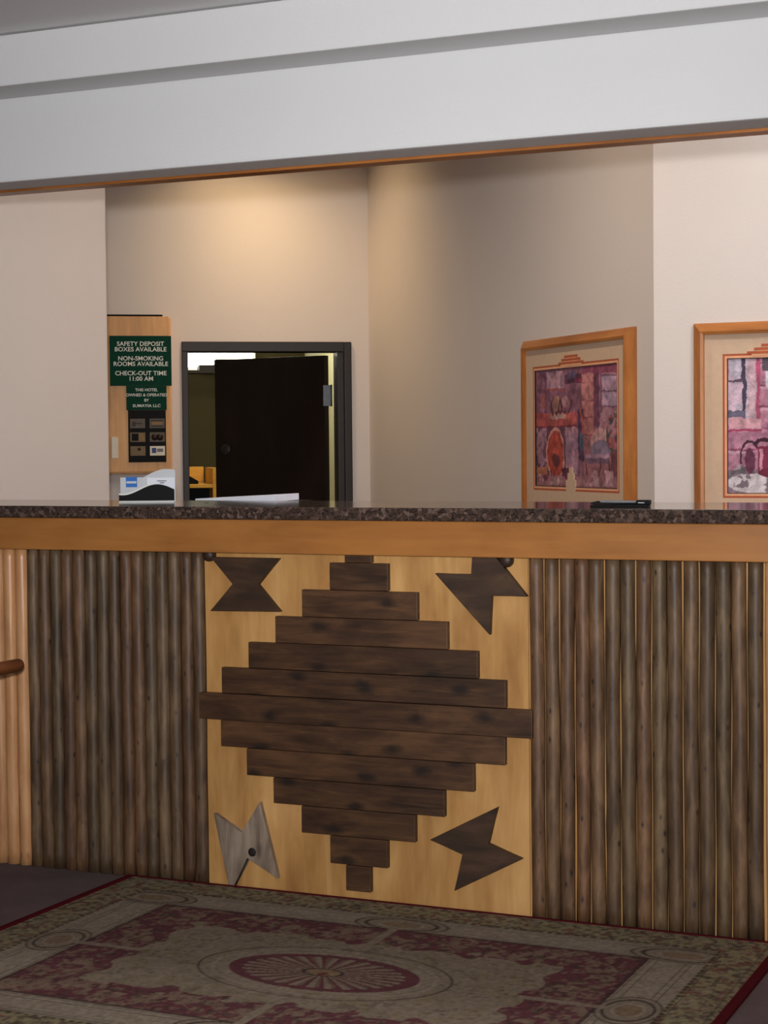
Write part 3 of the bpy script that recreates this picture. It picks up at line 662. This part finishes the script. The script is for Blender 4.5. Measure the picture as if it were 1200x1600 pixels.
for z, s_ in ((1.616, 'THIS HOTEL'), (1.588, 'OWNED & OPERATED'), (1.559, 'BY'), (1.529, 'SUMAYIA LLC')):
    text('lettering', s_, 0.0225, M_white, s2, (-0.278, FY - 0.0051, z), sx=1.0 if s_ != 'SUMAYIA LLC' else 1.12, bold=0.0003)
s3 = box('card_board', (-0.380, -0.174, FY - 0.004, FY, 1.219, 1.5055), M_black, cab, 0.001); tag(s3, 'black board of six payment card stickers')
cards = []
for r_ in range(3):
    for c_ in range(2):
        x0 = -0.370 + c_ * 0.107; z0 = 1.4065 - r_ * 0.0755
        m_ = [M_cardgrey, M_cardgrey, M_gold, M_cardgrey, M_gold, M_plate][r_ * 2 + c_]
        cd_ = box('card_sticker', (x0, x0 + 0.082, FY - 0.0052, FY - 0.0042, z0, z0 + 0.052), m_, s3)
        cards.append((cd_, x0, z0))
def mark(i, lst, mat):
    cd_, x0, z0 = cards[i]
    boxes('card_mark', [(x0 + a, x0 + b, FY - 0.0060, FY - 0.0053, z0 + c, z0 + d) for a, b, c, d in lst], mat, cab)
def sub(i, lst, mat):
    cd_, x0, z0 = cards[i]
    o = boxes('card_mark', [(x0 + a, x0 + b, FY - 0.0060, FY - 0.0053, z0 + c, z0 + d) for a, b, c, d in lst], mat, s3)
sub(0, [(0.012, 0.030, 0.010, 0.036), (0.030, 0.066, 0.022, 0.030)], M_carddark)
sub(1, [(0.006, 0.076, 0.038, 0.045), (0.006, 0.076, 0.007, 0.014)], M_carddark); sub(1, [(0.012, 0.070, 0.018, 0.034)], M_cardyel)
sub(2, [(0.008, 0.045, 0.006, 0.046)], M_black); sub(2, [(0.048, 0.078, 0.006, 0.046)], M_cardyel)
cd_, x0, z0 = cards[3]
for dx in (0.027, 0.055):
    o = lathe('card_mark', [(0.019, 0.0), (0.019, 0.0007)], (x0 + dx, FY - 0.0053, z0 + 0.026), 'y-', M_carddark, s3, 20)
cd_, x0, z0 = cards[4]
lathe('card_mark', [(0.009, 0.0), (0.009, 0.0007)], (x0 + 0.048, FY - 0.0053, z0 + 0.036), 'y-', M_carddark, s3, 16)
sub(5, [(0.010, 0.034, 0.014, 0.042)], M_navy); sub(5, [(0.038, 0.072, 0.020, 0.038)], M_ink)

# ------------------------------------------------------------------ things on the worktop
ZT = 1.1202
# card application holder
hold = tag(empty('leaflet_holder', (-3.048, 0.30, ZT), R(22)), 'grey card leaflet holder with wavy black pocket at the left of the worktop', 'leaflet holder')
W2 = 0.088
def wave(n, z0, amp):
    return [(-W2 + 2 * W2 * i / n, z0 + amp * math.sin((i / n - 0.38) * math.pi * 1.6)) for i in range(n + 1)]
back = [(-W2, 0.004), (W2, 0.004)] + [(-W2 + 2 * W2 * i / 24, 0.079 + (0.026 * math.sin(max(0, (i / 24 - 0.42) / 0.58) * math.pi * 0.5 * 1.35) ** 1.0 if i / 24 > 0.42 else 0.0)) for i in range(24, -1, -1)]
prism('back_plate', back, 0.0, 0.004, M_greyp, hold)
pk = [(-W2, 0.006), (W2, 0.006)] + wave(24, 0.040, 0.017)[::-1]
prism('pocket', pk, -0.026, -0.020, M_black, hold)
rim = wave(24, 0.040, 0.017); prism('pocket_rim', rim[:16] + [(x, z + 0.005) for x, z in rim[:16]][::-1], -0.0265, -0.0195, M_white, hold)
boxes('base', [(-W2, W2, -0.030, 0.006, 0.0, 0.004)], M_white, hold, 0.001)
box('blue_logo', (-0.070, -0.034, -0.0012, -0.0002, 0.048, 0.080), M_blue, hold)
boxes('logo_stripe', [(-0.068, -0.036, -0.0018, -0.0013, 0.060, 0.067)], M_greyp, hold)
box('leaflet', (0.0, 0.088, -0.012, -0.010, 0.010, 0.078), M_paper, hold)
boxes('leaflet_print', [(0.032, 0.062, -0.0128, -0.0121, 0.066, 0.069), (0.040, 0.055, -0.0128, -0.0121, 0.060, 0.063)], M_ink, hold)

# lower work desk behind the counter, a printer on it and the sheet in its tray
wd = tag(empty('work_desk', (-2.6, 0.80, 0.0)), 'low clerk desk hidden behind the reception counter', 'desk')
box('desk_top', (-1.0, 1.6, -0.29, 0.25, 0.72, 0.75), M_body, wd, 0.004)
box('end_panel', (-1.0, -0.97, -0.28, 0.24, 0.0, 0.7195), M_body, wd); box('end_panel', (1.57, 1.6, -0.28, 0.24, 0.0, 0.7195), M_body, wd)
pr = tag(empty('desk_printer', (-2.93, 0.78, 0.7505)), 'dark printer below the counter top holding a white sheet', 'printer')
box('printer_body', (-0.22, 0.22, -0.18, 0.18, 0.0, 0.355), M_black, pr, 0.01)
box('paper_tray', (-0.18, 0.18, -0.15, 0.10, 0.3555, 0.3605), M_black, pr)
sh = tag(empty('paper_sheet', (-2.93, 0.75, 1.1125)), 'white paper wedge poking up behind the counter before the door', 'paper')
prism('sheet', [(-0.150, 0.0), (0.150, 0.0), (0.150, 0.0225), (-0.150, 0.008)], -0.10, 0.08, M_paper, sh, 0.001)

# black stapler
stp = tag(empty('stapler', (-1.43, 0.10, ZT), R(4)), 'black stapler lying on the granite worktop near the right pictures', 'stapler')
prism('stapler_base', [(-0.080, 0.0), (0.080, 0.0), (0.080, 0.007), (-0.076, 0.006), (-0.080, 0.003)], -0.018, 0.018, M_black, stp, 0.001)
prism('magazine', [(-0.055, 0.0115), (0.045, 0.0115), (0.045, 0.0165), (-0.055, 0.0165)], -0.010, 0.010, M_steel, stp)
prism('arm', [(-0.082, 0.0075), (0.045, 0.0075), (0.045, 0.0112), (-0.050, 0.0112), (-0.056, 0.0165), (-0.072, 0.0135)], -0.015, 0.015, M_black, stp, 0.0008)
prism('pivot_block', [(0.046, 0.0072), (0.082, 0.0072), (0.082, 0.0185), (0.048, 0.0185)], -0.017, 0.017, M_black, stp, 0.0012)
box('highlight_chip', (0.053, 0.070, -0.0182, -0.0172, 0.0105, 0.0125), M_greyp, stp)  # pale chip stands in for a highlight on the pivot block

# ------------------------------------------------------------------ desk and phone in the office beyond
dk = tag(empty('office_desk', world_bw(-0.78, -2.35, 0.0), BANG), 'golden oak desk glimpsed through the doorway', 'desk')
DX = 0.0
box('back_panel', (-0.55, 0.075, 0.28, 0.30, 0.5, 1.165), M_desk, dk, 0.003)
box('desk_top', (-0.55, 0.085, -0.25, 0.279, 1.025, 1.05), M_desk, dk, 0.003)
box('side_panel', (0.086, 0.136, -0.25, 0.30, 0.0, 1.16), M_desk, dk, 0.003)
box('side_panel', (-0.60, -0.551, -0.25, 0.30, 0.0, 1.16), M_desk, dk, 0.003)
box('dark_void_panel', (-0.55, 0.085, 0.0, 0.02, 0.02, 1.024), M_black, dk)  # black sheet puts the shade of the void under the desk into colour
ph = tag(empty('desk_telephone', world_bw(-0.87, -2.30, 1.0505), BANG), 'black desk telephone on the oak desk beyond the door', 'telephone')
prism('phone_body', [(-0.07, 0.0), (0.09, 0.0), (0.09, 0.02), (0.03, 0.055), (-0.07, 0.06)], -0.08, 0.08, M_black, ph, 0.004)
tube('handset', (-0.045, -0.09, 0.075), (-0.045, 0.09, 0.075), 0.018, 0.018, M_black, ph, 12)
# stepped boxes on a high shelf, dark against the light panel
st = tag(empty('stepped_shelf_unit', world_bw(-0.70, -3.0, 0.0), BANG), 'dark stepped shelf top silhouetted against the office light', 'shelf')
boxes('shelf_board', [(-0.5, 0.9, -0.10, 0.10, 1.838, 1.858)], M_leaf, st)
box('step_box', (0.0, 0.122, -0.09, 0.09, 1.8585, 1.898), M_leaf, st)
box('step_box', (0.1225, 0.9, -0.09, 0.09, 1.8585, 1.94), M_leaf, st)
boxes('shelf_leg', [(-0.5, -0.47, -0.1, 0.1, 0.0, 1.8375), (0.87, 0.9, -0.1, 0.1, 0.0, 1.8375)], M_leaf, st)

# ------------------------------------------------------------------ armchair whose arm tip reaches into the frame at the left
ch = tag(empty('wooden_armchair', (-3.45, -0.75, 0.0)), 'reddish brown wooden chair arm with rounded tip at the left edge', 'chair')
for sx in (-1, 1):
    tube('arm', (sx * 0.306, -0.14, 0.655), (sx * 0.312, 0.487, 0.662), 0.024, 0.0195, M_chair, ch, 18, 1)
    tube('leg', (sx * 0.306, 0.27, 0.001), (sx * 0.306, 0.27, 0.645), 0.024, 0.021, M_chair, ch, 14)
    tube('leg', (sx * 0.285, -0.27, 0.001), (sx * 0.285, -0.16, 0.98), 0.026, 0.021, M_chair, ch, 14)
    tube('stretcher', (sx * 0.30, 0.26, 0.18), (sx * 0.285, -0.25, 0.18), 0.014, 0.014, M_chair, ch, 10)
boxes('seat', [(-0.30, 0.30, -0.24, 0.25, 0.36, 0.40)], M_chair, ch, 0.008)
boxes('cushion', [(-0.26, 0.26, -0.20, 0.23, 0.401, 0.46)], M_fabric, ch, 0.02)
for zz in (0.55, 0.70, 0.85): boxes('back_slat', [(-0.27, 0.27, -0.222 + (zz - 0.55) * 0.1, -0.198 + (zz - 0.55) * 0.1, zz, zz + 0.09)], M_chair, ch, 0.006)
